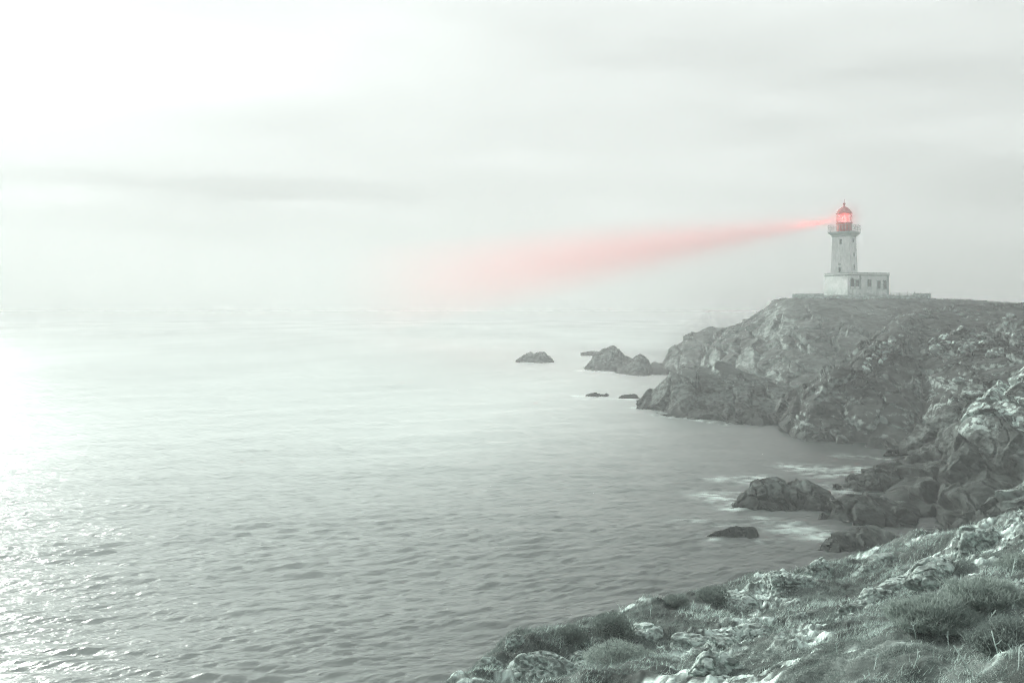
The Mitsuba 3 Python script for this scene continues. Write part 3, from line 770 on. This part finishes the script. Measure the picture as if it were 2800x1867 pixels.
STALKS = [(2595, 1770, -.1, 45, 'bent pale stalk at the right foot of the largest gorse bush'), (2548, 1740, .3, 60, 'leaning pale stalk in front of the largest gorse bush'),
          (2505, 1745, -.2, 50, 'short pale stalk below the left end of the largest gorse bush'), (2625, 1700, 0, 65, 'upright pale stalk between the two dark gorse bushes'),
          (2700, 1725, .2, 60, 'pale stalk in front of the gorse bush that stands behind the largest one'), (2765, 1575, .25, 50, 'bright forked stalk before the highest gorse bush at the right edge'),
          (2660, 1850, -.5, 90, 'long slanting pale stalk at the bottom edge near the right corner'), (2500, 1835, .15, 60, 'pale stalk near the bottom edge, below the largest gorse bush'),
          (2176, 1700, .05, 70, 'tall thin stalk standing up in the centre of the slope'), (2160, 1715, -.2, 50, 'short leaning stalk at the centre of the slope, left of the tall one'),
          (2532, 1500, .1, 30, 'tiny pale stalk on the far grassy hummock'), (2040, 1715, -.3, 40, 'small leaning stalk above the rubbly outcrop left of centre'),
          (1778, 1690, 0, 36, 'pale stalk on the left brink right of the highest cushion'), (1700, 1800, .1, 60, 'pale stalk in the leggy heath bush on the left'),
          (2390, 1835, .2, 46, 'small stalk near the bottom edge right of the centre'), (2290, 1790, -.1, 40, 'thin stalk in open turf below the centre of the slope'),
          (2780, 1835, .3, 70, 'pale stalk in the bottom right corner'), (2730, 1790, -.25, 70, 'pale stalk on the left of the twiggy half-dry bush')]
for i, (u, v, l, h_, lab) in enumerate(STALKS):
    stalk(u, v, l, h_, 500 + i, lab)


# ---------------------------------------------------------------- the lighthouse
def box(x0, x1, y0, y1, z0, z1):
    m = trimesh.creation.box([x1 - x0, y1 - y0, z1 - z0])
    m.apply_translation([(x0 + x1) / 2, (y0 + y1) / 2, (z0 + z1) / 2])
    return m


def frustum(pts0, z0, pts1, z1):
    n = len(pts0)
    v = np.vstack([np.c_[pts0, np.full(n, z0)], np.c_[pts1, np.full(n, z1)]])
    return trimesh.Trimesh(v, trimesh.convex.convex_hull(v).faces if False else trimesh.Trimesh(v).convex_hull.faces, process=False) if False else trimesh.Trimesh(v).convex_hull


LH = np.array([83.9, 224.0])
VA = math.radians(20.5)
ER, EF = np.array([math.cos(VA), -math.sin(VA)]), np.array([math.sin(VA), math.cos(VA)])     # right and forward as the lighthouse is seen
M = .02357


def zz(v):
    return 51.0 - M * v


def XY(h, f):
    """Plan point h metres right and f metres behind the tower axis, as seen from the path."""
    return LH + ER * h + EF * f


PHI = math.radians(21)
AX, AY = ER * math.cos(PHI) - EF * math.sin(PHI), ER * math.sin(PHI) + EF * math.cos(PHI)


def square(s, c=(0, 0)):
    o = LH + np.array(c)
    return np.array([o - AX * s / 2 - AY * s / 2, o + AX * s / 2 - AY * s / 2, o + AX * s / 2 + AY * s / 2, o - AX * s / 2 + AY * s / 2])


def ring(r, n=28):
    a = np.arange(n) * 2 * np.pi / n
    return LH + np.stack([np.cos(a), np.sin(a)], 1) * r


lh = thing('lighthouse', 'pale lighthouse with a red lantern room and flat annex on the headland top', 'lighthouse')
Z0 = zz(1292)
zr, zc = zz(1045), zz(1078)
# plan of the base building: left end, nearest corner, right end, and the rear
L, C, R = XY(-4.6, 1.0), XY(.82, -3.6), XY(10.6, 3.6)
Lb, Rb = L + EF * 9 + ER * 2.0, R + EF * 6 - ER * 2.5
plan = np.array([L, C, R, Rb, Lb])
bat = np.array([L - ER * .45 - EF * .2, C - ER * .1 - EF * .35, R + EF * -.05, Rb, Lb - ER * .3])
put('annex_wall', frustum(bat, Z0 - 1.0, plan, zc), 'plaster', lh)


def grow(poly, e):
    c = poly.mean(0)
    out = []
    n = len(poly)
    for i in range(n):
        a, b, d = poly[i - 1], poly[i], poly[(i + 1) % n]
        n1 = np.array([(b - a)[1], -(b - a)[0]]); n1 /= np.linalg.norm(n1)
        n2 = np.array([(d - b)[1], -(d - b)[0]]); n2 /= np.linalg.norm(n2)
        if n1 @ (b - c) < 0: n1 = -n1
        if n2 @ (b - c) < 0: n2 = -n2
        k = n1 + n2
        out.append(b + k / (k @ n1) * e)
    return np.array(out)


put('cornice', frustum(grow(plan, .02), zc, grow(plan, .22), zc + .28), 'trim', lh)
put('parapet', frustum(grow(plan, .03), zc + .28, grow(plan, .03), zr - .1), 'plaster', lh)
put('parapet_coping', frustum(grow(plan, .12), zr - .1, grow(plan, .12), zr + .04), 'trim', lh)

# openings in the long front, each recessed look given by a proud surround
fd = (R - C) / np.linalg.norm(R - C)
fn = np.array([fd[1], -fd[0]])
flen = np.linalg.norm(R - C)


def on_front(zx):
    """distance along the front for a column of the enlarged photograph"""
    return (zx - 850) / (1268 - 850) * flen


def front_box(s0, s1, z0, z1, out0, out1):
    a = [C + fd * s0 + fn * out0, C + fd * s1 + fn * out0, C + fd * s1 + fn * out1, C + fd * s0 + fn * out1]
    return frustum(np.array(a), z0, np.array(a), z1)


def opening(x0, x1, v0, v1, name, arch=False):
    s0, s1, z1, z0 = on_front(x0), on_front(x1), zz(v0), zz(v1)
    w = s1 - s0
    if arch:
        ang = np.linspace(0, np.pi, 9)
        prof = [(s0, z0), (s1, z0)] + [((s0 + s1) / 2 + math.cos(t) * w / 2, z1 - w / 2 + math.sin(t) * w / 2) for t in ang]
        v = np.array([[*(C + fd * s + fn * o), z] for o in (.0, .10) for s, z in prof])
        m = trimesh.Trimesh(v).convex_hull
    else:
        m = front_box(s0, s1, z0, z1, -.05, .10)
    k = put(name, m, 'opening', lh)
    fr = [front_box(s0 - .14, s0, z0 - .02, z1 - (w / 2 if arch else 0), -.05, .19), front_box(s1, s1 + .14, z0 - .02, z1 - (w / 2 if arch else 0), -.05, .19)]
    if not arch:
        fr.append(front_box(s0 - .14, s1 + .14, z1, z1 + .16, -.05, .2))
        fr.append(front_box(s0 - .18, s1 + .18, z0 - .14, z0 - .02, -.05, .24))
        fr.append(front_box((s0 + s1) / 2 - .04, (s0 + s1) / 2 + .04, z0, z1, .05, .13))
    else:
        for i in range(8):
            t0, t1 = np.pi * i / 8, np.pi * (i + 1) / 8
            v = []
            for t in (t0, t1):
                for rr in (w / 2, w / 2 + .15):
                    for o in (-.05, .19):
                        v.append([*(C + fd * ((s0 + s1) / 2 + math.cos(t) * rr) + fn * o), z1 - w / 2 + math.sin(t) * rr])
            fr.append(trimesh.Trimesh(np.array(v)).convex_hull)
    scene[f'{k}__frame'] = mikit.ply(trimesh.util.concatenate(fr), 'frame_paint')
    used.add(f'{k}__frame')


opening(875, 912, 1105, 1216, 'doorway', arch=True)
opening(925, 961, 1122, 1213, 'window')
opening(1046, 1082, 1120, 1216, 'window')
opening(1146, 1176, 1130, 1212, 'window')
opening(1206, 1240, 1127, 1218, 'window')
labels[f'{lh}__doorway'] = {'label': 'arched dark doorway'}
for x0, x1 in ((967, 983), (1250, 1262)):
    put('pilaster', front_box(on_front(x0), on_front(x1), Z0 - .5, zc, -.05, .12), 'trim', lh)

# tower
S0, S1 = 4.95, 4.4
zt0, zt1 = zr - .3, zz(662)
put('tower', frustum(square(S0), zt0, square(S1), zt1), 'plaster', lh)
put('tower_cornice', trimesh.util.concatenate([frustum(square(S1 + .12), zt1, square(S1 + .2), zt1 + .3), frustum(square(S1 + .2), zt1 + .3, square(S1 + 1.3), zz(625))]), 'trim', lh)
put('gallery', frustum(square(S1 + 1.55), zz(625), square(S1 + 1.6), zz(607)), 'trim', lh)
for (along, v0, v1, face) in ((0, 690, 740, 'l'), (-.15, 990, 1035, 'l'), (0, 683, 718, 'r'), (.1, 838, 866, 'r'), (.1, 963, 1012, 'r')):
    z1, z0 = zz(v0), zz(v1)
    k = ((z0 + z1) / 2 - zt0) / (zt1 - zt0)
    s = (S0 + (S1 - S0) * k) / 2
    a, n_ = (AX, -AY) if face == 'l' else (AY, AX)
    w = .24
    q = lambda h0, h1, o0, o1: np.array([LH + a * (along + h) + n_ * (s + o) for h, o in ((h0, o0), (h1, o0), (h1, o1), (h0, o1))])
    kk = put('window', frustum(q(-w, w, -.2, .07), z0, q(-w, w, -.2, .07), z1), 'opening', lh)
    sur = [frustum(q(-w - .12, -w, -.2, .13), z0, q(-w - .12, -w, -.2, .13), z1), frustum(q(w, w + .12, -.2, .13), z0, q(w, w + .12, -.2, .13), z1),
           frustum(q(-w - .12, w + .12, -.2, .14), z1, q(-w - .12, w + .12, -.2, .14), z1 + .14), frustum(q(-w - .15, w + .15, -.2, .17), z0 - .12, q(-w - .15, w + .15, -.2, .17), z0)]
    scene[f'{kk}__frame'] = mikit.ply(trimesh.util.concatenate(sur), 'frame_paint')
    used.add(f'{kk}__frame')
# plaque above the lower left window
qp = lambda h0, h1, o0, o1, s=S0 / 2 - .05: np.array([LH + AX * h + -AY * (s + o) for h, o in ((h0, o0), (h1, o0), (h1, o1), (h0, o1))])
put('plaque', frustum(qp(-.5, .2, -.2, .08), zz(965), qp(-.5, .2, -.2, .08), zz(943)), 'trim', lh)

# railing round the gallery
zg = zz(607)
sq = square(S1 + 1.45)
for i in range(4):
    a, b = sq[i], sq[(i + 1) % 4]
    for j in range(8):
        p_ = a + (b - a) * j / 8
        put('railing_post', trimesh.creation.cylinder(radius=.05 if j % 4 == 0 else .03, segment=[[*p_, zg], [*p_, zg + 1.72 if j % 4 == 0 else zg + 1.66]], sections=6), 'rail_iron', lh)
    for h in (.55, 1.1, 1.68):
        put('railing_bar', trimesh.creation.cylinder(radius=.035, segment=[[*a, zg + h], [*b, zg + h]], sections=6), 'rail_iron', lh)

# drum, lantern, dome
put('lantern_base', frustum(ring(1.86), zg, ring(1.86), zz(516)), 'red_paint', lh)
put('lantern_sill', frustum(ring(1.98), zz(516), ring(2.02), zz(507)), 'red_paint', lh)
zl0, zl1 = zz(507), zz(416)
n_p = 12
pa = np.arange(n_p) * 2 * np.pi / n_p + .1
pv = LH + np.stack([np.cos(pa), np.sin(pa)], 1) * 1.78
for i in range(n_p):
    a, b = pv[i], pv[(i + 1) % n_p]
    quad = trimesh.Trimesh(np.array([[*a, zl0], [*b, zl0], [*b, zl1], [*a, zl1]]), [[0, 1, 2], [0, 2, 3]], process=False)
    put('pane', quad, 'lantern_glass', lh)
    put('mullion', trimesh.creation.cylinder(radius=.05, segment=[[*a, zl0], [*a, zl1]], sections=6), 'red_paint', lh)
for h in (.33, .66):
    put('glazing_bar', tube([[*q_, zl0 + (zl1 - zl0) * h] for q_ in np.vstack([pv, pv[:1]])], .035), 'red_paint', lh)
prof = [(0, zz(330)), (.22, zz(331)), (.5, zz(338)), (1.0, zz(352)), (1.45, zz(372)), (1.75, zz(394)), (1.85, zz(404)), (2.02, zz(405)), (2.02, zz(411)), (1.86, zz(412)), (1.8, zz(417)), (0, zz(417))][::-1]
dome = trimesh.creation.revolve(np.array([[r_, z_] for r_, z_ in prof]), sections=32)
dome.apply_translation([*LH, 0])
dm = put('dome', dome, 'red_paint', lh, smooth=30)
vent = trimesh.creation.revolve(np.array([[0, zz(334)], [.26, zz(334)], [.2, zz(322)], [.2, zz(318)], [.33, zz(312)], [.36, zz(305)], [.28, zz(297)], [.1, zz(292)], [.04, zz(288)], [.035, zz(252)], [0, zz(251)]]), sections=16)
vent.apply_translation([*LH, 0])
scene[f'{dm}__finial'] = mikit.ply(vent, 'red_paint', smooth=30)
used.add(f'{dm}__finial')
lens = trimesh.creation.revolve(np.array([[0, zl0 + .1], [.35, zl0 + .1], [.5, zl0 + .7], [.55, zl0 + 1.1], [.5, zl0 + 1.5], [.3, zl0 + 2.0], [0, zl0 + 2.02]]), sections=12)
lens.apply_translation([*LH, 0])
lens_key = put('lamp_lens', lens, 'lens_glass', lh)
LAMP = np.array([*LH, (zl0 + zl1) / 2])

# terrace, fence, hut, tank
tw = thing('terrace_wall', 'low weathered masonry terrace wall carrying the lighthouse', 'wall')
tp = np.array([XY(-12.4, -2.2), XY(1.5, -7.0), XY(16.6, -1.0), XY(16.6, 9), XY(-11.5, 9)])
put('terrace', frustum(tp, 18.4, tp, zz(1283)), 'masonry', tw)


def wall_run(a, b, w, z0, z1):
    d_ = (b - a) / np.linalg.norm(b - a)
    n_ = np.array([-d_[1], d_[0]]) * w
    q_ = np.array([a - n_ * .0, b, b + n_, a + n_])
    return frustum(q_, z0, q_, z1)


put('parapet', wall_run(XY(-12.4, -2.2), XY(-4.9, -4.786), .4, zz(1284), zz(1266)), 'masonry', tw)
tk = thing('porch', 'small rounded white porch wall before the arched doorway', 'porch')
pc = C + fd * on_front(918) + fn * .9
cyl = trimesh.creation.cylinder(radius=.95, segment=[[*pc, zz(1290)], [*pc, zz(1222)]], sections=20)
put('wall', cyl, 'plaster', tk, smooth=30)
put('rim', trimesh.creation.cylinder(radius=1.03, segment=[[*pc, zz(1222)], [*pc, zz(1216)]], sections=20), 'trim', tk, smooth=30)
fe = thing('railing', 'thin low metal railing on the hilltop right of the lighthouse annex', 'railing')
f0, f1 = XY(10.9, 2.0), XY(16.4, 1.0)
for t_ in (0, .36, .68, .98):
    p_ = f0 + (f1 - f0) * t_
    put('post', trimesh.creation.cylinder(radius=.05, segment=[[*p_, zz(1290)], [*p_, zz(1250)]], sections=6), 'rail_iron', fe)
for v_ in (1256, 1268):
    put('rail', trimesh.creation.cylinder(radius=.035, segment=[[*f0, zz(v_)], [*f1, zz(v_)]], sections=6), 'rail_iron', fe)
hu = thing('hut', 'low flat-roofed concrete block at the right end of the terrace', 'hut')
h0, h1 = XY(16.7, -.8), XY(19.9, .2)
put('wall', wall_run(h0, h1, 2.4, 18.5, zz(1272)), 'masonry', hu)
put('roof', wall_run(h0 - ER * .12 - EF * .1, h1 + ER * .12 - EF * .1, 2.6, zz(1272), zz(1267)), 'trim', hu)

# the lamp: its red light, and mist tinted red in its colour to paint the beam
beam_to = LAMP + 400 * np.array([-.4125, .9107, -.021])
bd = beam_to - LAMP
bd /= np.linalg.norm(bd)
scene[lens_key]['emitter'] = {'type': 'area', 'radiance': {'type': 'rgb', 'value': [.40, .12, .11]}}
scene['lamp_light'] = {'type': 'spot', 'to_world': T().look_at(origin=(LAMP + bd * 1.95).tolist(), target=beam_to.tolist(), up=[0, 0, 1]), 'cutoff_angle': 5.0, 'beam_width': 1.0,
                       'intensity': {'type': 'rgb', 'value': [9000.0, 250.0, 250.0]}}
scene['lamp_glow'] = {'type': 'point', 'position': (LAMP + np.array([-.5, -1.3, .2])).tolist(), 'intensity': {'type': 'rgb', 'value': [3.4, .08, .07]}}
BX, BZ = bd, np.array([0, 0, 1.0])
BY = np.cross(BZ, BX)
HAZE_D = .0018


def beam_part(name, r0, r1, half, nx, nt):
    """One length of the beam: a closed cone of red-tinted mist round the axis and its density grid, thinning outwards and with distance."""
    r = r0 + (np.arange(nx) + .5) / nx * (r1 - r0)
    t = (np.arange(nt) + .5) / nt * 2 * half - half
    Zg, Yg, Rg = np.meshgrid(t, t, r, indexing='ij')
    wide = 1.5 + .095 * np.maximum(Rg, 0)
    rho = np.sqrt(Yg ** 2 + Zg ** 2)
    dens = np.minimum(1.0 * (.75 + .25 * ss(5, 110, Rg)) * np.exp(-Rg / 480) / (1.1 * wide), .24) * np.exp(-(rho / (.56 * wide)) ** 2) * ss(.3, 1.6, Rg)
    halo = .26 * np.exp(-(np.sqrt(rho ** 2 + Rg ** 2) / 2.6) ** 2)
    dens = HAZE_D + (dens + halo) * ss(440, 90, Rg)
    m = np.eye(4)
    m[:3, 0], m[:3, 1], m[:3, 2] = BX * (r1 - r0), BY * 2 * half, BZ * 2 * half
    m[:3, 3] = LAMP + BX * r0 - BY * half - BZ * half
    scene[f'{name}_air'] = {'type': 'heterogeneous', 'albedo': {'type': 'rgb', 'value': [.995, .57, .58]},
                            'sigma_t': {'type': 'gridvolume', 'grid': mi.VolumeGrid(dens[..., None].astype(np.float32)), 'to_world': T(m)}}
    a = np.arange(24) * 2 * np.pi / 24
    rim = lambda rr, rad: LAMP + BX * rr + np.outer(np.cos(a) * rad, BY) + np.outer(np.sin(a) * rad, BZ)
    pts = [rim(r1, half * .98), trimesh.creation.icosphere(subdivisions=2, radius=5.5).vertices + LAMP]
    hull = trimesh.Trimesh(np.vstack(pts)).convex_hull
    scene[f'light_beam__{name}'] = mikit.ply(hull, {'type': 'null'}, interior={'type': 'ref', 'id': f'{name}_air'}, exterior={'type': 'ref', 'id': 'haze_air'})


beam_part('shaft', -6.0, 440.0, 32.0, 223, 128)
tag('light_beam', 'red beam of light reaching left from the lighthouse lantern through the mist', 'light beam', kind='stuff')

# ---------------------------------------------------------------- the haze
scene['haze_air'] = {'type': 'homogeneous', 'albedo': {'type': 'rgb', 'value': [.63, .64, .645]}, 'sigma_t': HAZE_D, 'phase': {'type': 'hg', 'g': .14}}
scene['haze'] = {'type': 'cube', 'to_world': T().translate([0, 7400, 44]).scale([16000, 8000, 47]), 'bsdf': {'type': 'null'}, 'interior': {'type': 'ref', 'id': 'haze_air'}}
tag('haze', 'pale sea haze', kind='stuff')
